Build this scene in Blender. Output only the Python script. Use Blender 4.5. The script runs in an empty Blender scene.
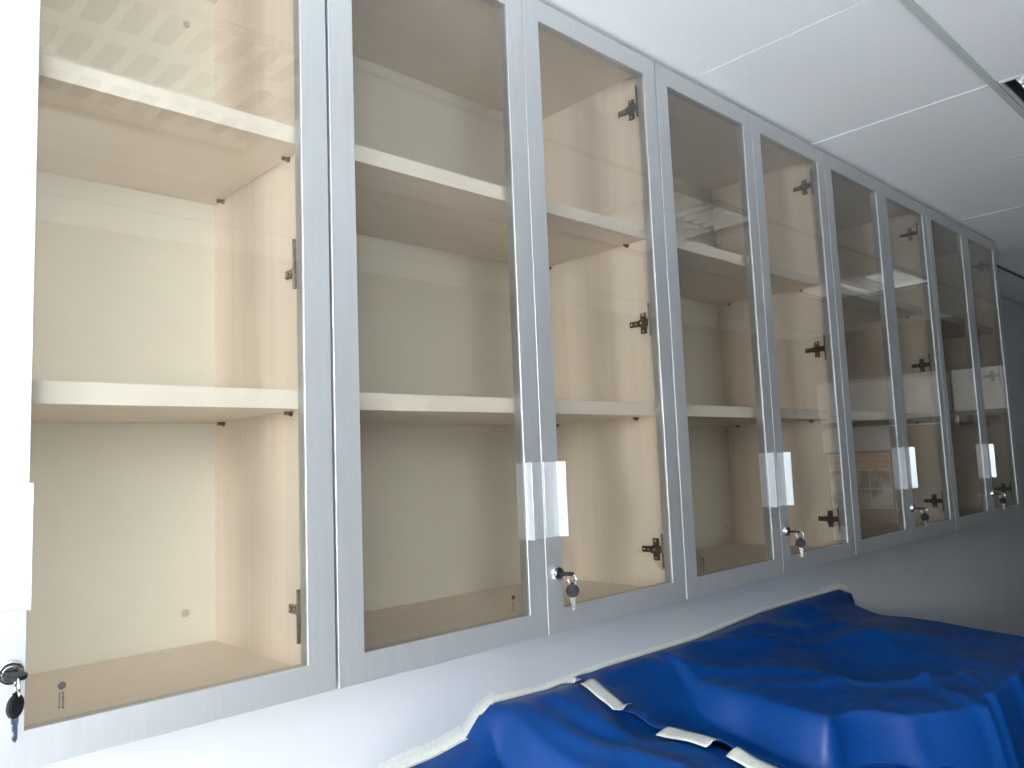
import bpy, bmesh, math, random
from mathutils import Matrix, Vector, noise
random.seed(7)
# axes: x along the cabinet row, y into the cabinet wall, z up; door fronts at y = 0, door bottoms at z = 0 (metres)
FLOOR, CEIL = -1.45, 1.153
XL, XR, YB, YF = -2.6, 5.2, 0.368, -1.95          # room: near end wall, far wall, cabinet wall, window wall facing it
sc = bpy.context.scene
col = sc.collection

# ---------------------------------------------------------------- camera
def camera():
    f, yaw, pitch, roll = 779.33, 0.75563, 0.09990, -0.03952
    cy, sy, cp, sp = math.cos(yaw), math.sin(yaw), math.cos(pitch), math.sin(pitch)
    fw = Vector((sy*cp, cy*cp, sp)); r = Vector((cy, -sy, 0)); u = r.cross(fw)
    c, s = math.cos(roll), math.sin(roll)
    r2 = c*r + s*u; u2 = -s*r + c*u
    cam = bpy.data.cameras.new('camera'); cam.sensor_width = 36; cam.lens = f*36/1024
    cam.clip_start = 0.02
    o = bpy.data.objects.new('camera', cam); col.objects.link(o)
    m = Matrix((r2, u2, -fw)).transposed().to_4x4()
    m.translation = Vector((-0.55105, -0.94391, 0.28987))
    o.matrix_world = m
    sc.camera = o
camera()

# ---------------------------------------------------------------- world, daylight, exposure
w = bpy.data.worlds.new('sky'); sc.world = w; w.use_nodes = True
w.node_tree.nodes['Background'].inputs[0].default_value = (0.75, 0.87, 1.0, 1)
w.node_tree.nodes['Background'].inputs[1].default_value = 0.6
WX0, WX1, WZ0, WZ1 = -2.2, -0.55, 0.0, 1.08      # the window opening in the wall facing the cabinets
def daylight():
    l = bpy.data.lights.new('window_daylight', 'AREA'); l.shape = 'RECTANGLE'
    l.size = WX1-WX0-0.1; l.size_y = WZ1-WZ0-0.1; l.energy = 110; l.color = (0.89, 0.95, 1.0)
    o = bpy.data.objects.new('window_daylight', l); col.objects.link(o)
    o.location = ((WX0+WX1)/2, YF-0.16, (WZ0+WZ1)/2); o.rotation_euler = (math.radians(90), 0, 0)
    # an area light shines along its local -Z; this turn points it at +y, into the room
    return o
daylight()
LY0, LY1 = -1.80, -0.95                              # opening of an added, unseen window in the near end wall
def end_fill():  # added fill light: brightens the far wall unit and the left-facing sides
    l = bpy.data.lights.new('added_end_fill', 'AREA'); l.shape = 'RECTANGLE'
    l.size = LY1-LY0-0.1; l.size_y = WZ1-WZ0-0.1; l.energy = 152; l.color = (0.89, 0.95, 1.0)
    o = bpy.data.objects.new('added_end_fill', l); col.objects.link(o)
    o.location = (XL-0.16, (LY0+LY1)/2, (WZ0+WZ1)/2); o.rotation_euler = (math.radians(90), 0, math.radians(-90))
end_fill()
def sunlight():
    l = bpy.data.lights.new('sun', 'SUN'); l.energy = 185; l.angle = .01; l.color = (1.0, .97, .94)
    o = bpy.data.objects.new('sun', l); col.objects.link(o)
    o.rotation_euler = Vector((.10, .52, -.84)).to_track_quat('-Z', 'Y').to_euler()   # falls through the window onto the floor
    o.location = (-2, -6, 6)
sunlight()
sc.view_settings.view_transform = 'Standard'
sc.view_settings.look = 'None'
sc.view_settings.exposure = 0.0
sc.view_settings.gamma = 1.0
sc.view_settings.use_curve_mapping = False

# ---------------------------------------------------------------- materials
def srgb(r, g, b):
    f = lambda c: (c/255/12.92) if c/255 <= .04045 else ((c/255+.055)/1.055)**2.4
    return (f(r), f(g), f(b), 1)
def mat(name, color, rough=0.5, metal=0.0, spec=0.5):
    m = bpy.data.materials.new(name); m.use_nodes = True
    b = m.node_tree.nodes['Principled BSDF']
    b.inputs['Base Color'].default_value = color; b.inputs['Roughness'].default_value = rough
    b.inputs['Metallic'].default_value = metal; b.inputs['Specular IOR Level'].default_value = spec
    return m
def noisy(m, c1, c2, scale=(1, 1, 1), nscale=5, detail=4, bump=0.0, bdist=0.002, coord='Object', lo=.3, hi=.7):
    nt = m.node_tree; N = nt.nodes; L = nt.links; b = N['Principled BSDF']
    tc = N.new('ShaderNodeTexCoord'); mp = N.new('ShaderNodeMapping'); mp.inputs['Scale'].default_value = scale
    no = N.new('ShaderNodeTexNoise'); no.inputs['Scale'].default_value = nscale; no.inputs['Detail'].default_value = detail
    cr = N.new('ShaderNodeValToRGB'); cr.color_ramp.elements[0].position = lo; cr.color_ramp.elements[1].position = hi
    cr.color_ramp.elements[0].color = c1; cr.color_ramp.elements[1].color = c2
    L.new(tc.outputs[coord], mp.inputs[0]); L.new(mp.outputs[0], no.inputs['Vector'])
    L.new(no.outputs['Fac'], cr.inputs[0]); L.new(cr.outputs[0], b.inputs['Base Color'])
    if bump:
        bp = N.new('ShaderNodeBump'); bp.inputs['Strength'].default_value = bump; bp.inputs['Distance'].default_value = bdist
        L.new(no.outputs['Fac'], bp.inputs['Height']); L.new(bp.outputs[0], b.inputs['Normal'])
    return m
M = {}
M['wood_v'] = noisy(mat('maple_upright', (1, 1, 1, 1), .45), (.75, .635, .53, 1), (.82, .72, .62, 1), (26, 26, .7), 2.1, 6, lo=.25, hi=.75)
M['wood_h'] = noisy(mat('maple_level', (1, 1, 1, 1), .45), (.77, .68, .58, 1), (.83, .74, .645, 1), (.7, 26, 26), 2.1, 6, lo=.25, hi=.75)
M['back'] = noisy(mat('cream_back_panel', (1, 1, 1, 1), .5), (.70, .665, .58, 1), (.73, .695, .61, 1), (3, 3, 3), 2, 2)
M['edge'] = noisy(mat('cream_edge_band', (1, 1, 1, 1), .4), (.84, .785, .70, 1), (.88, .825, .74, 1), (4, 4, 4), 3, 2)
M['carcass'] = noisy(mat('grey_carcass_side', (1, 1, 1, 1), .5), (.60, .60, .59, 1), (.64, .64, .63, 1), (4, 4, 4), 3, 2)
M['alu'] = noisy(mat('satin_aluminium', (1, 1, 1, 1), .47, .8, .5), (.57, .585, .60, 1), (.60, .615, .63, 1), (30, 30, 2), 4, 3)
M['handle'] = noisy(mat('bright_aluminium', (1, 1, 1, 1), .36, .25, .5), (.40, .415, .43, 1), (.45, .465, .48, 1), (30, 30, 2), 4, 3)
M['chrome'] = noisy(mat('chrome', (1, 1, 1, 1), .15, 1.0), (.72, .72, .72, 1), (.8, .8, .8, 1), (8, 8, 8), 4, 2)
M['hinge'] = noisy(mat('dull_nickel', (1, 1, 1, 1), .35, .9), (.14, .12, .09, 1), (.26, .23, .18, 1), (60, 60, 60), 4, 3)
M['blackp'] = noisy(mat('black_plastic', (1, 1, 1, 1), .5, 0, .2), (.006, .006, .007, 1), (.014, .014, .015, 1), (40, 40, 40), 4, 2)
M['cap'] = noisy(mat('grey_cap', (1, 1, 1, 1), .5), (.45, .42, .36, 1), (.5, .47, .40, 1), (40, 40, 40), 4, 2)
M['print'] = noisy(mat('dark_print', (1, 1, 1, 1), .7, 0, .05), (.03, .03, .03, 1), (.06, .055, .05, 1), (40, 40, 40), 4, 2)
M['wall'] = noisy(mat('white_wall_paint', (1, 1, 1, 1), .7, 0, .3), (.53, .545, .57, 1), (.57, .585, .605, 1), (1, 1, 1), 3, 4, .05, .001)
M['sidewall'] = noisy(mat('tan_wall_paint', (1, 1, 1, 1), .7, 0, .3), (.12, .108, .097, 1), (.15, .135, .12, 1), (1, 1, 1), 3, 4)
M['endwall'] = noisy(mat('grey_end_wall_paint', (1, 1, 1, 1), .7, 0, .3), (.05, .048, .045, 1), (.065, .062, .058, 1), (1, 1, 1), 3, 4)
M['floor'] = noisy(mat('pale_vinyl_floor', (1, 1, 1, 1), .5), (.60, .595, .585, 1), (.66, .655, .645, 1), (1, 1, 1), 6, 5)
M['tile'] = noisy(mat('white_ceiling_tile', (1, 1, 1, 1), .85, 0, .2), (.78, .80, .82, 1), (.82, .84, .855, 1), (1, 1, 1), 120, 3, .04, .0006)
M['tbar'] = noisy(mat('grey_ceiling_runner', (1, 1, 1, 1), .5), (.40, .42, .43, 1), (.44, .46, .47, 1), (5, 5, 5), 3, 2)
M['dark'] = noisy(mat('dark_void', (1, 1, 1, 1), .8), (.03, .03, .03, 1), (.05, .05, .05, 1), (5, 5, 5), 3, 2)
M['tube'] = mat('white_tube', (.85, .85, .85, 1), .3)
M['louvre'] = noisy(mat('bright_louvre', (1, 1, 1, 1), .33, .9), (.80, .82, .84, 1), (.86, .88, .90, 1), (10, 10, 10), 3, 2)
M['fixture'] = noisy(mat('grey_light_housing', (1, 1, 1, 1), .5), (.05, .052, .055, 1), (.07, .072, .075, 1), (10, 10, 10), 3, 2)
M['tape'] = noisy(mat('cream_masking_tape', (1, 1, 1, 1), .6, 0, .3), (.60, .61, .56, 1), (.70, .71, .66, 1), (40, 40, 40), 3, 4, .3, .001)
M['whitep'] = noisy(mat('white_plastic', (1, 1, 1, 1), .4), (.87, .86, .83, 1), (.9, .89, .87, 1), (4, 4, 4), 3, 2)
M['card'] = noisy(mat('white_card', (1, 1, 1, 1), .7), (.78, .77, .72, 1), (.84, .83, .79, 1), (4, 4, 4), 3, 3)
M['orange'] = noisy(mat('orange_print', (1, 1, 1, 1), .5), (.75, .20, .04, 1), (.85, .27, .06, 1), (9, 9, 9), 3, 2)
M['paleorange'] = noisy(mat('pale_orange_print', (1, 1, 1, 1), .5), (.85, .5, .28, 1), (.88, .56, .33, 1), (9, 9, 9), 3, 2)
M['photo'] = noisy(mat('grey_photo_print', (1, 1, 1, 1), .5), (.05, .045, .04, 1), (.72, .68, .62, 1), (1, 1, 1), 9, 2, coord='Object', lo=.42, hi=.58)
M['framewood'] = noisy(mat('dark_frame', (1, 1, 1, 1), .5), (.05, .035, .025, 1), (.07, .05, .035, 1), (9, 9, 9), 3, 2)
M['bench'] = noisy(mat('grey_bench_laminate', (1, 1, 1, 1), .5), (.35, .35, .34, 1), (.40, .40, .39, 1), (9, 9, 9), 3, 2)
M['seat'] = noisy(mat('black_upholstery', (1, 1, 1, 1), .8), (.012, .012, .012, 1), (.03, .028, .028, 1), (50, 50, 50), 3, 2)

def glass_mat(name, tint):
    m = bpy.data.materials.new(name); m.use_nodes = True; nt = m.node_tree; N = nt.nodes; L = nt.links
    N.remove(N['Principled BSDF']); out = N['Material Output']
    tr = N.new('ShaderNodeBsdfTransparent'); tr.inputs[0].default_value = tint
    gd = N.new('ShaderNodeNewGeometry'); dp = N.new('ShaderNodeVectorMath'); dp.operation = 'DOT_PRODUCT'
    L.new(gd.outputs['Incoming'], dp.inputs[0]); L.new(gd.outputs['Normal'], dp.inputs[1])
    def mth(op, a, b):
        n = N.new('ShaderNodeMath'); n.operation = op
        for i, v in enumerate((a, b)):
            if v is None: continue
            if isinstance(v, (int, float)): n.inputs[i].default_value = v
            else: L.new(v, n.inputs[i])
        return n.outputs[0]
    c2 = mth('MULTIPLY', dp.outputs['Value'], dp.outputs['Value'])
    cr2 = mth('SUBTRACT', 1, mth('MULTIPLY', mth('SUBTRACT', 1, c2), 1/2.25))       # cos^2 of the refracted angle
    path = mth('DIVIDE', 1, mth('SQRT', cr2, None))
    cc = N.new('ShaderNodeCombineColor')
    for i in range(3): L.new(mth('POWER', tint[i], path), cc.inputs[i])
    L.new(cc.outputs[0], tr.inputs[0])
    gl = N.new('ShaderNodeBsdfGlossy'); gl.inputs['Roughness'].default_value = 0.0
    fr = N.new('ShaderNodeFresnel'); fr.inputs[0].default_value = 1.5
    ge = N.new('ShaderNodeNewGeometry')
    inv = N.new('ShaderNodeMath'); inv.operation = 'SUBTRACT'; inv.inputs[0].default_value = 1
    L.new(ge.outputs['Backfacing'], inv.inputs[1])
    mul = N.new('ShaderNodeMath'); mul.operation = 'MULTIPLY'; L.new(fr.outputs[0], mul.inputs[0]); L.new(inv.outputs[0], mul.inputs[1])
    two = N.new('ShaderNodeMath'); two.operation = 'MULTIPLY'; two.use_clamp = True; two.inputs[1].default_value = 1.8; L.new(mul.outputs[0], two.inputs[0])
    mx = N.new('ShaderNodeMixShader'); L.new(two.outputs[0], mx.inputs[0]); L.new(tr.outputs[0], mx.inputs[1]); L.new(gl.outputs[0], mx.inputs[2])
    L.new(mx.outputs[0], out.inputs[0])
    return m
M['glass'] = glass_mat('grey_tinted_pane', (.86, .852, .835, 1)); M['clear'] = glass_mat('clear_window_pane', (.97, .98, .98, 1))

def tarp_mat():
    m = mat('blue_plastic_sheet', (1, 1, 1, 1), .38, 0, .3)
    noisy(m, (.0010, .036, .18, 1), (.0016, .050, .23, 1), (1, 1, 1), 3, 3)
    nt = m.node_tree; N = nt.nodes; L = nt.links; b = N['Principled BSDF']
    tc = N.new('ShaderNodeTexCoord'); mp = N.new('ShaderNodeMapping'); mp.inputs['Scale'].default_value = (1, 1.6, 1); mp.inputs['Rotation'].default_value = (0, 0, .5)
    n1 = N.new('ShaderNodeTexNoise'); n1.inputs['Scale'].default_value = 14; n1.inputs['Detail'].default_value = 5; n1.inputs['Distortion'].default_value = 1.2
    bp = N.new('ShaderNodeBump'); bp.inputs['Strength'].default_value = .12; bp.inputs['Distance'].default_value = .01
    L.new(tc.outputs['Object'], mp.inputs[0]); L.new(mp.outputs[0], n1.inputs['Vector'])
    L.new(n1.outputs['Fac'], bp.inputs['Height']); L.new(bp.outputs[0], b.inputs['Normal'])
    return m
M['tarp'] = tarp_mat()

# ---------------------------------------------------------------- helpers
def box(bm, x0, x1, y0, y1, z0, z1):
    v = [bm.verts.new(p) for p in ((x0,y0,z0),(x1,y0,z0),(x1,y1,z0),(x0,y1,z0),(x0,y0,z1),(x1,y0,z1),(x1,y1,z1),(x0,y1,z1))]
    for f in ((0,3,2,1),(4,5,6,7),(0,1,5,4),(1,2,6,5),(2,3,7,6),(3,0,4,7)): bm.faces.new([v[i] for i in f])
def prism(bm, pts, a, b, axis):
    """extrude the 2-D outline pts along an axis from a to b"""
    def P(p, t):
        return {'x': (t, p[0], p[1]), 'y': (p[0], t, p[1]), 'z': (p[0], p[1], t)}[axis]
    A = [bm.verts.new(P(p, a)) for p in pts]; B = [bm.verts.new(P(p, b)) for p in pts]
    n = len(pts); bm.faces.new(A); bm.faces.new(B[::-1])
    for i in range(n): bm.faces.new((A[i], B[i], B[(i+1) % n], A[(i+1) % n]))
def cyl(bm, c, r, h, axis='y', n=20, r2=None):
    """disc or cone frustum centred at c (start) running h along axis"""
    r2 = r if r2 is None else r2
    A, B = [], []
    for i in range(n):
        t = 2*math.pi*i/n; a, b = math.cos(t), math.sin(t)
        for lst, rr, hh in ((A, r, 0), (B, r2, h)):
            p = {'x': (hh, a*rr, b*rr), 'y': (a*rr, hh, b*rr), 'z': (a*rr, b*rr, hh)}[axis]
            lst.append(bm.verts.new((c[0]+p[0], c[1]+p[1], c[2]+p[2])))
    bm.faces.new(A); bm.faces.new(B[::-1])
    for i in range(n): bm.faces.new((A[i], B[i], B[(i+1) % n], A[(i+1) % n]))
def torus(bm, c, R, r, axis='x', n=24, k=8, squash=1):
    rings = []
    for i in range(n):
        t = 2*math.pi*i/n; ring = []
        for j in range(k):
            s = 2*math.pi*j/k; q = R + r*math.cos(s); a, b, d = q*math.cos(t), q*math.sin(t)*squash, r*math.sin(s)
            p = {'x': (d, a, b), 'y': (a, d, b), 'z': (a, b, d)}[axis]
            ring.append(bm.verts.new((c[0]+p[0], c[1]+p[1], c[2]+p[2])))
        rings.append(ring)
    for i in range(n):
        for j in range(k):
            bm.faces.new((rings[i][j], rings[(i+1) % n][j], rings[(i+1) % n][(j+1) % k], rings[i][(j+1) % k]))
def obj(name, bm, m, parent=None, bevel=0, smooth=False, seg=1, pick=None):
    bmesh.ops.recalc_face_normals(bm, faces=bm.faces[:])
    if bevel:
        es = [e for e in bm.edges if len(e.link_faces) == 2 and e.calc_face_angle(0) > .5 and (pick is None or pick(e))]
        bmesh.ops.bevel(bm, geom=es, offset=bevel, segments=seg, affect='EDGES', profile=.5)
    me = bpy.data.meshes.new(name); bm.to_mesh(me); bm.free(); me.materials.append(M[m] if isinstance(m, str) else m)
    if smooth:
        for p in me.polygons: p.use_smooth = True
    o = bpy.data.objects.new(name, me); col.objects.link(o)
    if parent: o.parent = parent
    return o
def boxobj(name, dims, m, parent=None, bevel=0):
    bm = bmesh.new(); box(bm, *dims); return obj(name, bm, m, parent, bevel)
def empty(name, loc, parent=None):
    o = bpy.data.objects.new(name, None); o.empty_display_size = .05; col.objects.link(o); o.location = loc
    if parent: o.parent = parent
    return o
def tag(o, label, cat, group=None, kind=None):
    if label: o['label'] = label
    if cat: o['category'] = cat
    if group: o['group'] = group
    if kind: o['kind'] = kind
    return o
def struct(o, label=None, cat=None):
    return tag(o, label, cat, None, 'structure')
def copy_tree(o, parent=None):
    c = o.copy(); col.objects.link(c); c.parent = parent
    for ch in [k for k in bpy.data.objects if k.parent == o]: copy_tree(ch, c)
    return c

# ---------------------------------------------------------------- the room
T = .12
struct(boxobj('floor', (XL-T, XR+T, YF-T, YB+T, FLOOR-.1, FLOOR), 'floor'), 'pale vinyl floor below the covered bench', 'floor')
struct(boxobj('wall_back', (XL-T, XR+T, YB, YB+T, FLOOR, CEIL+.15), 'wall'), 'white painted wall behind and below the glass cabinets', 'wall')
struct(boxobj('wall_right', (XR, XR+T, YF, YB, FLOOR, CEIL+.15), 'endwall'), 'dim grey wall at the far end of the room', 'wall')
bm = bmesh.new()
for d in ((YF, LY0, FLOOR, CEIL+.15), (LY1, YB, FLOOR, CEIL+.15), (LY0, LY1, FLOOR, WZ0), (LY0, LY1, WZ1, CEIL+.15)):
    box(bm, XL-T, XL, d[0], d[1], d[2], d[3])
struct(obj('wall_left', bm, 'sidewall'), 'brown painted wall with an added narrow window at the near end of the row', 'wall')
bm = bmesh.new()
for d in ((XL-T, WX0, FLOOR, CEIL+.15), (WX1, XR+T, FLOOR, CEIL+.15), (WX0, WX1, FLOOR, WZ0), (WX0, WX1, WZ1, CEIL+.15)):
    box(bm, d[0], d[1], YF-T, YF, d[2], d[3])
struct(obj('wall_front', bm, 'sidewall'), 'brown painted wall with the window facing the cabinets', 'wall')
def window(win, w_, h, n):
    hw = w_/2
    for s in (-1, 1): boxobj('window_jamb', (s*hw-(.05 if s > 0 else 0), s*hw+(.05 if s < 0 else 0), -.03, .03, 0, h), 'whitep', win, .003)
    for a, b in ((0, .05), (h-.05, h)): boxobj('window_rail', (-hw+.05, hw-.05, -.03, .03, a, b), 'whitep', win, .003)
    edges = [-hw+.05+(w_-.1)*k/n for k in range(n+1)]
    for e in edges[1:-1]: boxobj('mullion', (e-.02, e+.02, -.025, .025, .05, h-.05), 'whitep', win, .003)
    for a, b in zip(edges[:-1], edges[1:]): boxobj('pane', (a+.0205, b-.0205, -.003, .003, .0505, h-.0505), 'clear', win)
    boxobj('window_sill', (-hw-.04, hw+.04, .061, .13, -.025, 0), 'wall', win, .004)
win = struct(empty('window_1', ((WX0+WX1)/2, YF-.06, WZ0)), 'wide daylight window in the wall facing the cabinets', 'window')
window(win, WX1-WX0, WZ1-WZ0, 3)
win = struct(empty('added_end_window', (XL-.06, (LY0+LY1)/2, WZ0)), 'added narrow window in the near end wall, for the fill light', 'window')  # made-up window, put in to carry the added end light
win.rotation_euler = (0, 0, math.radians(-90))
window(win, LY1-LY0, WZ1-WZ0, 2)
# ceiling: a slab, runners and tiles
ceil = struct(boxobj('ceiling', (XL-T, XR+T, YF-T, YB+T, CEIL+.14, CEIL+.2), 'dark'), 'suspended ceiling of white tiles above the cabinets', 'ceiling')
GX = [0.95+.6*k for k in range(-5, 8)]            # tile joints along the row
GY = [YB-.005, .135, -.4465, -1.055, -1.655, YF+.005]
LIGHTS = (-0.25, 1.55, 3.35)
shared = {}
for i in range(-1, len(GX)):
    x0 = XL if i < 0 else GX[i]; x1 = XR if i+1 >= len(GX) else GX[i+1]
    x0, x1 = max(x0, XL), min(x1, XR)
    if x1-x0 < .03: continue
    for j in range(len(GY)-1):
        y1, y0 = GY[j], GY[j+1]
        if j == 2 and any(abs(x0-lx) < .02 for lx in LIGHTS): continue
        key = (round(x1-x0, 3), round(y1-y0, 3))
        if key not in shared:
            bm = bmesh.new(); a, b = (x1-x0)/2-.0014, (y1-y0)/2-.0014
            box(bm, -a, a, -b, b, 0, .012); t = obj('ceiling_tile', bm, 'tile', ceil, .0018); shared[key] = t.data
        else:
            t = bpy.data.objects.new('ceiling_tile', shared[key]); col.objects.link(t); t.parent = ceil
        t.location = ((x0+x1)/2, (y0+y1)/2, CEIL+random.uniform(-.0006, .0006))
for y in GY[1:-1]:
    boxobj('ceiling_runner', (XL, XR, y-.0085, y+.0085, CEIL-.0035, CEIL-.001), 'tbar', ceil)
boxobj('ceiling_edge_angle', (3.26, XR, YB-.012, YB-.0005, CEIL-.014, CEIL-.002), 'tbar', ceil)
boxobj('ceiling_edge_runner', (3.26, XR, .128, .142, CEIL-.007, CEIL-.0037), 'fixture', ceil)

def ceiling_light(x0, label):
    t = tag(empty('ceiling_light', (x0+.3, -.750, CEIL)), label, 'ceiling light', 'louvred lights in the ceiling')
    h = .290
    bm = bmesh.new(); box(bm, -h, h, -h, h, .088, .092)
    for s in (-1, 1):
        box(bm, s*h-.002, s*h+.002, -h, h, .004, .09); box(bm, -h, h, s*h-.002, s*h+.002, .004, .09)
    obj('housing', bm, 'fixture', t)
    bm = bmesh.new()
    for s in (-1, 1):
        box(bm, min(s*.2975, s*.290), max(s*.2975, s*.290), -.293, .293, -.004, .004)
        box(bm, -.290, .290, min(s*.293, s*.286), max(s*.293, s*.286), -.004, .004)
    obj('rim', bm, 'tbar', t)
    bays = [-.264, -.088, .088, .264]
    def vee(half, depth): 
        side = [(.0012+(half-.0012)*(q/6)**1.8, .004+.024*q/6) for q in range(7)]
        return [(-a, b) for a, b in side[::-1]]+side
    for y in bays:
        bm = bmesh.new(); prism(bm, [(a+y, b) for a, b in vee(.010, 0)], -.287, .287, 'x'); obj('long_blade', bm, 'louvre', t)
    src = None
    for b0, b1 in zip(bays[:-1], bays[1:]):
        for k in range(1, 9):
            x = -.287+.574*k/9
            if src is None:
                bm = bmesh.new(); L_ = .0875
                prof = vee(.0055, 0)
                # a cross blade: a V that splays wider where it meets the long blades
                sec = []
                for q, wd in ((-L_, 2.6), (-L_*.6, 1.4), (0, .8), (L_*.6, 1.4), (L_, 2.6)):
                    sec.append([bm.verts.new((p[0]*wd, q, p[1])) for p in prof])
                for A, B in zip(sec[:-1], sec[1:]):
                    for i in range(len(prof)): bm.faces.new((A[i], A[(i+1) % len(prof)], B[(i+1) % len(prof)], B[i]))
                bm.faces.new(sec[0][::-1]); bm.faces.new(sec[-1])
                o = obj('cross_blade', bm, 'louvre', t); src = o.data
            else:
                o = bpy.data.objects.new('cross_blade', src); col.objects.link(o); o.parent = t
            o.location = (x, (b0+b1)/2, 0)
    for y in (-.18, 0, .18):
        bm = bmesh.new(); cyl(bm, (-.27, y, .068), .008, .54, 'x', 12); obj('tube', bm, 'tube', t, smooth=False)
    return t
ceiling_light(LIGHTS[0], 'louvred ceiling light mirrored in the glass of the nearest cabinet')
ceiling_light(LIGHTS[1], 'louvred ceiling light cut by the right edge of the photo')
ceiling_light(LIGHTS[2], 'louvred ceiling light farthest from the camera, mirrored in the far doors')

# ---------------------------------------------------------------- the cabinets
H, DT = 1.1407, .0195
ST, RT, RB = .0402, .0414, .0387
PANE = (.0014, .0054)
def door(cab, x0, x1, hinge_side):
    d = empty('door', (x0, 0, 0), cab); W = x1-x0
    a, b = ST, W-ST
    for pts, nm in (([(0, 0), (a, RB), (a, H-RT), (0, H)], 'stile'), ([(W, 0), (W, H), (b, H-RT), (b, RB)], 'stile'),
                    ([(0, 0), (W, 0), (b, RB), (a, RB)], 'rail'), ([(0, H), (a, H-RT), (b, H-RT), (W, H)], 'rail')):
        bm = bmesh.new(); prism(bm, pts, 0, DT, 'y'); obj(nm, bm, 'alu', d, .0004, pick=lambda e: sum(abs(c) > .005 for c in (e.verts[0].co-e.verts[1].co)) == 1 and abs((e.verts[0].co-e.verts[1].co).y) < .001)
    boxobj('glass_pane', (a-.004, b+.004, *PANE, RB-.004, H-RT+.004), 'glass', d)
    # pull handle on the stile away from the hinges: a flange on the stile and a web standing off it
    pr = [(.0028, 0), (.0028, -.0016), (.0352, -.0018), (.0392, -.0180), (.0408, -.0178), (.0370, 0)]
    if hinge_side < 0: pr = [(W-p, q) for p, q in pr]
    bm = bmesh.new(); prism(bm, pr, .160, .288, 'z'); obj('handle', bm, 'handle', d, .0004)
    if hinge_side > 0:
        bm = bmesh.new(); cyl(bm, (.0262, 0, .0985), .0135, -.0035, 'y', 28, .0122); torus(bm, (.0262, -.0036, .0985), .0106, .0017, 'y', 28, 8)
        cyl(bm, (.0262, -.0034, .0985), .0072, -.0022, 'y', 24, .0066)
        o = obj('lock', bm, 'chrome', d)
    return d
def glass_label(d, x, z):
    bm = bmesh.new(); cyl(bm, (x, .0013, z), .0040, -.0003, 'y', 18)
    r = random.Random(3)
    for row, (dx, wd) in enumerate(((-.0022, .0014), (.0013, .0022))):
        zz = z-.0062
        while zz > z-.0225:
            l = r.uniform(.0006, .0013)
            box(bm, x+dx-wd/2, x+dx+wd/2*r.uniform(.3, 1), .0010, .0013, zz-l, zz); zz -= l+r.uniform(.0003, .0007)
    return obj('glass_label', bm, 'print', d)
def hinge(cab, z, side):
    sx = (lambda v: v) if side > 0 else (lambda v: .8-v)
    def bx(bm, a, b, *r): box(bm, min(sx(a), sx(b)), max(sx(a), sx(b)), *r)
    bm = bmesh.new()
    bx(bm, .7803, .7838, .0475, .0625, z-.0225, z+.0225)      # wings of the cross-shaped plate
    bx(bm, .7800, .7838, .040, .078, z-.0055, z+.0055)
    bx(bm, .7525, .7825, .0197, .0215, z-.035, z+.035)        # plate screwed to the back of the door frame
    h = obj('hinge', bm, 'hinge', cab, .0008)
    bm = bmesh.new()
    bx(bm, .7735, .7800, .0215, .064, z-.0075, z+.0075)
    bx(bm, .7755, .7800, .062, .088, z-.0062, z+.0062)
    obj('hinge_arm', bm, 'hinge', h, .0012)
    bm = bmesh.new()
    for y, dz in ((.081, 0), (.070, 0), (.055, 0), (.055, .0175), (.055, -.0175)):
        cyl(bm, (sx(.7752 if (dz == 0 and y > .06) else .7734 if dz == 0 else .7802), y, z+dz), .0024, -.0008 if side > 0 else .0008, 'x', 10)
    obj('screw', bm, 'chrome', h)
def cabinet():
    c = empty('glass_door_cabinet', (0, 0, 0))
    for x0, x1 in ((.0006, .016), (.784, .7994)):
        s = boxobj('side_panel', (x0, x1, .0215, .366, 0, 1.1405), 'wood_v', c, .0004)
    boxobj('bottom_panel', (.0162, .7838, .0215, .357, 0.0005, .0185), 'wood_h', c, .0004)
    boxobj('top_panel', (.0162, .7838, .0215, .357, 1.124, 1.140), 'wood_h', c, .0004)
    bp = boxobj('back_panel', (.0162, .7838, .3585, .3655, .0005, 1.140), 'back', c)
    for x in (.065, .735):
        for z in (.069, 1.067):
            bm = bmesh.new(); cyl(bm, (x, .3583, z), .006, -.002, 'y', 16, .005); obj('screw_cap', bm, 'cap', bp)
    for z1 in (.4003, .7785):
        s = boxobj('shelf', (.0168, .7832, .0386, .3565, z1-.0255, z1), 'wood_h', c, .0006)
        boxobj('edge_band', (.0168, .7832, .0376, .0385, z1-.0255, z1), 'edge', s)
        for x, sg in ((.0162, 1), (.7838, -1)):
            for y in (.088, .322):
                bm = bmesh.new(); cyl(bm, (x, y, z1-.0285), .0028, sg*.011, 'x', 10); cyl(bm, (x, y, z1-.0285), .0045, sg*.0022, 'x', 10)
                obj('shelf_pin', bm, 'hinge', s)
    for sd in (-1, 1):
        for z in (.099, .573, 1.047): hinge(c, z, sd)
    door(c, .0022, .3994, -1); door(c, .4006, .7978, 1)
    return c
cab0 = cabinet()
labs = ['Pale wood cabinet with grey framed glass doors, nearest, cut by the left photo edge',
        'Pale wood cabinet with grey framed glass doors, second from the left photo edge',
        'Pale wood cabinet with grey framed glass doors, middle of the five in the row',
        'Pale wood cabinet with grey framed glass doors, poster mirrored in it, fourth from left',
        'Dim wood cabinet with grey framed glass doors, farthest at the right end of row']
cabs = []
for k, lb in enumerate(labs):
    c = cab0 if k == 0 else copy_tree(cab0)
    c.location = (-.8+.8*k, 0, 0); tag(c, lb.lower(), 'cabinet', 'glass-fronted wall cabinets in one row'); cabs.append(c)
def kids(o, nm): return sorted([k for k in bpy.data.objects if k.parent == o and k.name.split('.')[0] == nm], key=lambda k: k.location.x)
glass_label(kids(cabs[0], 'door')[1], .074, .0755)
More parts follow.
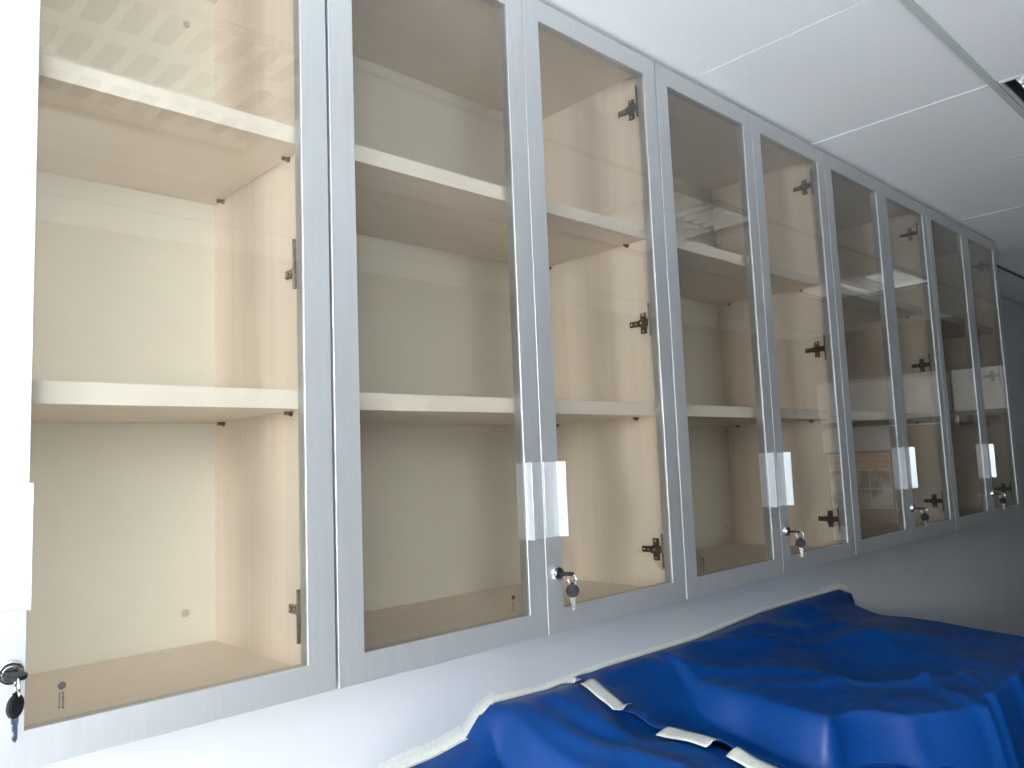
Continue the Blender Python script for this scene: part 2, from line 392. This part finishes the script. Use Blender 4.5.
glass_label(kids(cabs[1], 'door')[0], .3215, .0725)
glass_label(kids(cabs[2], 'door')[0], .0655, .0705)

# keys in the locks of the right-hand doors
def key_set():
    t = empty('key_bunch', (0, 0, 0))     # origin at the lock face
    bm = bmesh.new()
    box(bm, -.004, .004, -.012, -.0052, -.001, .001)
    n = 18; A = []; B = []
    for i in range(n):
        a = 2*math.pi*i/n
        A.append(bm.verts.new((.0105*math.cos(a), -.0235+.0125*math.sin(a), -.0022))); B.append(bm.verts.new((.0105*math.cos(a), -.0235+.0125*math.sin(a), .0022)))
    bm.faces.new(A); bm.faces.new(B[::-1])
    for i in range(n): bm.faces.new((A[i], B[i], B[(i+1) % n], A[(i+1) % n]))
    k1 = obj('inserted_key', bm, 'blackp', t, .0005)
    bm = bmesh.new(); torus(bm, (0, -.0335, -.0085), .0090, .0011, 'x', 28, 8); obj('key_ring', bm, 'chrome', t, smooth=True)
    bm = bmesh.new(); cyl(bm, (.001, .0017, -.0270), .0112, -.0034, 'y', 26); torus(bm, (.001, -.0017, -.0270), .0088, .0010, 'y', 26, 6)
    box(bm, -.002, .004, -.0013, .0013, -.0185, -.0140)
    k2 = obj('hanging_key', bm, 'blackp', t, .0004); k2.location = (-.002, -.0335, .001)
    bm = bmesh.new()
    pts = [(-.0035, -.0375), (.0055, -.0375), (.0055, -.043), (.0042, -.0445), (.0042, -.058), (.001, -.0615), (-.0010, -.059), (-.0018, -.055), (-.0008, -.053), (-.0018, -.050), (-.0022, -.0445), (-.0035, -.043)]
    prism(bm, pts, -.0008, .0008, 'y'); obj('key_blade', bm, 'chrome', k2)
    return t
kproto = key_set()
klab = ['key pair with grey oval head hanging at the left photo edge, nearest cabinet lock',
        'key pair with round black head hanging from the second cabinet lock',
        'key pair with round black head hanging from the middle cabinet lock',
        'small key pair hanging from the lock of the fourth cabinet',
        'small key pair with shining blade hanging from the farthest cabinet lock']
kt = [.75, -.75, -.95, -.9, -1.1]
for k in range(5):
    t = kproto if k == 0 else copy_tree(kproto)
    t.location = (-.8+.8*k+.4272, -.0005, .0985); tag(t, klab[k], 'keys', 'key pairs in the cabinet locks')
    t.rotation_euler = (0, 0, 0)
    for ch in [c for c in bpy.data.objects if c.parent == t]:
        if ch.name.startswith('hanging_key'): ch.rotation_euler = (0, 0, kt[k])

# ---------------------------------------------------------------- the covered bench
bt = tag(empty('lab_bench', (1.45, -.02, FLOOR)), 'grey bench hidden under the blue plastic sheets along the wall', 'bench')
boxobj('worktop', (-.95, .95, -.33, .385, .80, .84), 'bench', bt, .003)
boxobj('cupboard_body', (-.9, .9, -.25, .38, .0, .80), 'bench', bt, .003)

def sst(a, b, x):
    t = max(0., min(1., (x-a)/(b-a))); return t*t*(3-2*t)
def smax(a, b, k):
    h = max(k-abs(a-b), 0)/k; return max(a, b)+h*h*k*.25
def gauss(x, y, cx, cy, sx, sy, rot=0):
    dx, dy = x-cx, y-cy
    if rot: c, s = math.cos(rot), math.sin(rot); dx, dy = c*dx+s*dy, -s*dx+c*dy
    return math.exp(-(dx/sx)**2-(dy/sy)**2)
def seg(x, y, ax, ay, bx, by, wd):
    """a soft ridge along the segment a-b"""
    vx, vy = bx-ax, by-ay; t = max(0, min(1, ((x-ax)*vx+(y-ay)*vy)/(vx*vx+vy*vy)))
    d = math.hypot(x-ax-t*vx, y-ay-t*vy)
    return math.exp(-(d/wd)**2)*(.35+.65*math.sin(math.pi*min(1, max(0, t))))
def nz(x, y, s, z=0): return noise.noise(Vector((x*s, y*s, z)))
def sheet_z(x, y):
    wall = sst(.12, .36, y)
    low = -.52+.012*nz(x, y, 6, 3)
    # left lump
    top1 = -.292-.05*sst(.25, -.35, y)+.066*wall-.055*sst(.86, 1.06, x)*(1-wall)
    e1 = .578+.02*(1-wall)+.012*nz(0, y, 7, 1)
    a1 = sst(e1-.11, e1+.012, x)*sst(-.42, -.34, y)*(1-sst(1.3, 1.6, x))
    # the skirt on the left, taped to the wall a little lower
    z1 = low+(top1-low)*a1
    sk = -.300-.50*max(0, .33-y)-.10*max(0, .5-x)
    z1 = smax(z1, sk if x < .75 else -.6, .03) if x < .75 else z1
    # right lump
    fold = .022*math.exp(-((x-1.43)/.018)**2)+.016*math.exp(-((x-1.52)/.014)**2)+.012*math.exp(-((x-1.70)/.02)**2)+.008*math.exp(-((x-1.28)/.02)**2)
    yf = -fold-.125 + (-.325+.125)*sst(1.14, 1.42, x)+.006*nz(x, 0, 9, 5)
    top2 = -.262-.028*sst(.2, -.3, y)+.045*sst(.2, .36, y)-.03*sst(1.95, 2.3, x)*(1-sst(.32, .36, y))
    a2 = sst(1.03, 1.135, x+.015*nz(0, y, 8, 2)-.03*wall)*sst(yf-.055, yf+.012, y)*(1-sst(2.24, 2.36, x+.03*nz(0, y, 5, 8)-.07*(1-sst(.05, .34, y))))
    z2 = low+(top2-low)*a2
    z = smax(z1, z2, .035)
    if y < -.42: z = min(z, low-8*(-.42-y)) if y > -.5 else low-.64+.0*x
    ins = sst(.45, .6, x)*sst(-.45, -.3, y)
    # sags and folds of the stiff plastic
    z -= .045*gauss(x, y, 1.62, .05, .22, .14, .15)
    z -= .020*gauss(x, y, 1.98, -.05, .2, .16)
    z -= .016*gauss(x, y, .80, .10, .05, .10)
    z += .020*seg(x, y, .62, .33, .75, -.15, .035)+.012*seg(x, y, .70, .34, .82, .05, .03)
    z += .016*seg(x, y, 1.10, .33, 1.42, .03, .028)+.012*seg(x, y, 1.25, .34, 1.9, .12, .022)
    z += .008*seg(x, y, 1.35, .33, 2.0, .22, .02)+.012*seg(x, y, 1.2, .1, 1.7, -.24, .025)
    z += .016*seg(x, y, 1.40, -.32, 1.62, -.12, .018)+.014*seg(x, y, 1.52, -.33, 1.70, -.2, .014)
    z += .018*gauss(x, y, 1.46, -.30, .06, .05)
    z += .010*seg(x, y, 1.75, .25, 2.2, -.2, .04)
    # fine crumples, stretched along diagonals
    u, v = x*.8+y*.6, -x*.6+y*.8
    damp = .25+.75*sst(.364, .30, y)
    rid = lambda a, b, sc, sd: (1-sst(0, 1, min(1, abs(nz(a, b, sc, sd))*2.2)))
    wx, wy = x+.05*nz(x, y, 5, 21), y+.05*nz(x, y, 5, 22)
    u2, v2 = wx*.35+wy*.94, -wx*.94+wy*.35
    damp *= 1-.75*sst(1.85, 2.2, x)
    z += damp*(.016*nz(u*.55, v, 5, 4)+.011*rid(u*.45, v, 3.2, 6)+.006*rid(u2*.5, v2, 4.5, 14)+.0025*nz(u, v, 22, 9))-.010*damp
    return z
WALLTOP = [(.25, -.300), (.346, -.292), (.42, -.289), (.509, -.276), (.546, -.240), (.58, -.222), (.748, -.231), (.941, -.222), (1.326, -.226), (1.71, -.208), (1.972, -.209), (2.258, -.213), (2.35, -.235)]
def wall_edge(x):
    if x <= WALLTOP[0][0]: return WALLTOP[0][1]
    for (a, b), (c, d) in zip(WALLTOP[:-1], WALLTOP[1:]):
        if x <= c: return b+(d-b)*(x-a)/(c-a)
    return None
def surf(x, y):
    z = sheet_z(x, y); e = wall_edge(x)
    if e is not None:
        k = sst(.30, .364, y); z = z+(e-z)*k
    return z
SEAM = lambda y: .842+.028*sst(.36, .02, y)+.005*nz(0, y, 6, 11)
def sheet(name, xs, ys, fz, m='tarp'):
    verts = []; faces = []; n = len(ys)
    for i in range(len(xs)):
        for y in ys:
            x = xs[i](y) if callable(xs[i]) else xs[i]
            # hanging folds: below the front edge the sheet swings out and in
            verts.append((x, y, fz(x, y)))
    for i in range(len(xs)-1):
        for j in range(n-1):
            a = i*n+j; faces.append((a, a+n, a+n+1, a+1))
    me = bpy.data.meshes.new(name); me.from_pydata(verts, [], faces); me.materials.append(M[m])
    for p in me.polygons: p.use_smooth = True
    o = bpy.data.objects.new(name, me); col.objects.link(o)
    md = o.modifiers.new('thickness', 'SOLIDIFY'); md.thickness = .0012; md.offset = -1
    return o
ys = [.3635-.0058*i for i in range(int((.3635+.60)/.0058))]
NL = 84
xsl = [(lambda y, t=i/NL: .22+(SEAM(y)+.03-.22)*t) for i in range(NL+1)]
def left_z(x, y):
    s = SEAM(y); return surf(x, y)-.009*sst(s-.05, s, x)
tag(sheet('plastic_sheet', xsl, ys, left_z), 'smaller blue plastic sheet left of the taped seam', 'plastic sheet', 'blue plastic sheets over the bench')
xsr = [(lambda y, t=i/300: SEAM(y)+(2.62-SEAM(y))*(t**1.02)) for i in range(301)]
OPEN = ((.19, .022), (-.02, .022))
def right_z(x, y):
    s = SEAM(y); up = .004
    for oy, wd in OPEN: up += .012*math.exp(-((y-oy)/wd)**2)
    return surf(x, y)+up*(1-sst(s, s+.07, x))
tag(sheet('plastic_sheet', xsr, ys, right_z), 'large blue plastic sheet right of the taped seam', 'plastic sheet', 'blue plastic sheets over the bench')

# masking tape holding the sheets to the wall: each strip is half on the wall and half on the sheet
def wall_tape(x0, x1, label, up=.016, down=.012, lift=.0006, tear=1):
    r = random.Random(int(x0*1000)); n = max(6, int((x1-x0)/.008)); verts = []; faces = []
    for i in range(n+1):
        x = x0+(x1-x0)*i/n; e = wall_edge(x)
        a = (x1-x0)/n; s0 = (wall_edge(min(x+.004, 2.34))-wall_edge(x-.004))/.008; L_ = math.hypot(1, s0); nx, nzv = -s0/L_, 1/L_
        uu = up*(1+.1*nz(x, 0, 30, 2)); jag = r.uniform(-.002, .002) if i in (0, n) else 0
        rows = [(x+nx*uu+jag, .3674-lift, e+nzv*uu), (x+nx*uu*.5, .3672-lift, e+nzv*uu*.5+.0008*nz(x, 0, 60)), (x, .3650-lift, e+.002), (x-nx*down*.4, .3610, left_or(x, .3610)+.0028), (x-nx*down*.8, .3560, left_or(x, .3560)+.0030)]
        verts += rows
    k = 5
    for i in range(n):
        for j in range(k-1):
            a = i*k+j; faces.append((a, a+k, a+k+1, a+1))
    me = bpy.data.meshes.new('masking_tape'); me.from_pydata(verts, [], faces); me.materials.append(M['tape'])
    o = bpy.data.objects.new('masking_tape', me); col.objects.link(o)
    md = o.modifiers.new('thickness', 'SOLIDIFY'); md.thickness = .0004; md.offset = 1
    return tag(o, label, 'tape', 'tape along the wall edge of the sheets')
def left_or(x, y): return right_z(x, y) if x > SEAM(y) else left_z(x, y)
wall_tape(.30, .507, 'tape strip low on the wall at the near left end of the sheet', up=.030)
wall_tape(.500, .592, 'short tape strip climbing steeply beside the first bulge of the sheet', up=.022, lift=.0010)
wall_tape(.585, .790, 'tape strip on the wall just above the bright blue bulge', up=.013)
wall_tape(.780, .985, 'tape strip on the wall above the first seam patch', up=.012, lift=.0010)
wall_tape(.975, 1.345, 'wrinkled tape strip on the wall below the middle cabinet\'s near door', up=.012)
wall_tape(1.335, 1.720, 'thin grey tape strip on the wall below the middle cabinet', up=.011, lift=.0010)
wall_tape(1.705, 2.140, 'shaded tape strip on the wall below the fourth cabinet', up=.011)
wall_tape(2.120, 2.345, 'crumpled tape end on the wall where the sheet drops away', up=.022, lift=.0012)

def patch(pts, wd, label, curl=0):
    """a tape patch laid over the seam along the polyline pts (x, y)"""
    n = 14; verts = []; faces = []
    (ax, ay), (bx, by) = pts; L_ = math.hypot(bx-ax, by-ay); tx, ty = (bx-ax)/L_, (by-ay)/L_; nx, ny = -ty, tx
    k = 5; r = random.Random(int(ay*1000)+5)
    for i in range(n+1):
        t = i/n; cx, cy = ax+(bx-ax)*t, ay+(by-ay)*t
        for j in range(k):
            q = (j/(k-1)-.5)*wd*(1+.08*nz(t*3, j, 1, 4))
            x, y = cx+nx*q, cy+ny*q
            jag = r.uniform(-.003, .003) if i in (0, n) else 0
            x += tx*jag; y += ty*jag
            z = max(surf(x, y), right_z(x, y) if x > SEAM(y)-.004 else left_z(x, y))+.0022
            z = max(z, surf(x, y)+.0045)
            for ex, ey in ((.008, 0), (-.008, 0), (0, .008), (0, -.008)):
                z = max(z, (right_z if x+ex > SEAM(y+ey) else left_z)(x+ex, y+ey)+.0012)
            z = z+curl*sst(.85, 1, t)*.012
            verts.append((x, min(y, .366), z))
    for i in range(n):
        for j in range(k-1):
            a = i*k+j; faces.append((a, a+k, a+k+1, a+1))
    me = bpy.data.meshes.new('tape_patch'); me.from_pydata(verts, [], faces); me.materials.append(M['tape'])
    for p in me.polygons: p.use_smooth = True
    o = bpy.data.objects.new('tape_patch', me); col.objects.link(o)
    md = o.modifiers.new('thickness', 'SOLIDIFY'); md.thickness = .0005; md.offset = 1
    return tag(o, label, 'tape', 'tape patches across the seam')
patch([(.838, .318), (.848, .215)], .052, 'pale tape patch on the blue seam nearest the wall', 1)
patch([(.862, .125), (.868, .002)], .056, 'pale tape patch on the blue seam, middle of three')
patch([(.866, -.042), (.868, -.16)], .056, 'pale tape patch on the blue seam, cut by the bottom of the photo')

# ---------------------------------------------------------------- the far end of the room, seen in the glass
ac = tag(empty('air_conditioner', (XR, -1.263, .482)), 'white box-shaped wall unit mirrored in the glass of the far cabinets', 'air conditioner')
bm = bmesh.new(); prism(bm, [(-.002, 0), (-.002, .30), (-.17, .30), (-.205, .27), (-.21, .07), (-.17, 0)], -.418, .418, 'y')
for v in bm.verts: v.co = Vector((v.co.x, v.co.y, v.co.z))
obj('case', bm, 'whitep', ac, .006)
boxobj('vent', (-.165, -.05, -.38, .38, -.012, -.0005), 'dark', ac)
boxobj('flap', (-.19, -.13, -.38, .38, -.05, -.042), 'whitep', ac)
wb = tag(empty('carton', (XR-.15, -.605, .49)), 'white carton mirrored in the glass doors of the farthest cabinet', 'carton')
boxobj('carton_body', (-.12, .12, -.145, .145, .012, .275), 'card', wb, .002)
sh = tag(empty('wall_shelf', (XR, -.605, .49)), 'thin wall shelf carrying the white carton at the far end', 'shelf')
boxobj('board', (-.30, -.002, -.17, .17, -.012, .0115), 'framewood', sh, .001)
for s in (-1, 1): boxobj('bracket', (-.22, -.002, s*.15-.008, s*.15+.008, -.09, -.0125), 'hinge', sh)
po = tag(empty('framed_poster', (XR, -1.5, -.16)), 'framed poster with orange heading and grey photos mirrored in the far glass', 'poster')
def poster():
    w2, h = .235, .43
    for a in (-1, 1): boxobj('frame_side', (-.022, -.002, a*w2-.010, a*w2+.010, 0, h), 'framewood', po, .001)
    for a, b in ((0, .016), (h-.020, h)): boxobj('frame_bar', (-.022, -.002, -w2+.0105, w2-.0105, a, b), 'framewood', po, .001)
    boxobj('paper', (-.010, -.004, -w2+.011, w2-.011, .017, h-.021), 'card', po)
    boxobj('heading', (-.0115, -.0102, -w2+.02, w2-.02, h-.125, h-.03), 'orange', po)
    r = random.Random(5); bm = bmesh.new()
    for row in (h-.072, h-.117):
        y = -w2+.035
        while y < w2-.05:
            l = r.uniform(.012, .034); box(bm, -.0124, -.0116, y, y+l, row, row+r.uniform(.026, .036)); y += l+.005
    obj('heading_print', bm, 'paleorange', po)
    for (a, b) in ((-w2+.02, -.085), (-.075, .065), (.075, w2-.02)):
        for z0, z1 in ((.165, .29), (.025, .155)):
            boxobj('photo', (-.0115, -.0102, a, b, z0, z1), 'photo', po)
poster()
pn = boxobj('paper_sheet', (XR-.006, XR-.002, -1.76, -1.27, .262, .435), 'card'); tag(pn, 'blank white board above the framed poster, mirrored in far glass', 'board')
pl = boxobj('paper_sheet', (XR-.006, XR-.002, -1.73, -1.62, -.385, -.275), 'card'); tag(pl, 'small white notice low on the far wall, mirrored in glass', 'notice')
# a dark chair in front of the far wall
ch = tag(empty('office_chair', (4.55, -1.35, FLOOR)), 'dark office chair in front of the far wall, a shadow in the glass', 'chair')
bm = bmesh.new(); box(bm, -.24, .24, -.24, .24, .44, .52); obj('seat', bm, 'seat', ch, .03, seg=3)
bm = bmesh.new(); box(bm, .20, .27, -.23, .23, .60, 1.12); obj('backrest', bm, 'seat', ch, .03, seg=3)
bm = bmesh.new(); prism(bm, [(.18, .45), (.22, .45), (.30, .62), (.30, .9), (.272, .9), (.272, .63)], -.03, .03, 'y'); obj('back_stem', bm, 'blackp', ch)
bm = bmesh.new(); cyl(bm, (0, 0, .10), .025, .338, 'z', 16); obj('column', bm, 'chrome', ch)
for k in range(5):
    a = 2*math.pi*k/5; bm = bmesh.new(); prism(bm, [(0.0, .07), (.28, .055), (.28, .08), (0.0, .115)], -.02, .02, 'y')
    o = obj('leg', bm, 'blackp', ch); o.rotation_euler = (0, 0, a)
    bm = bmesh.new(); cyl(bm, (.27, -.012, .0275), .0275, .024, 'y', 14); obj('caster', bm, 'blackp', o)
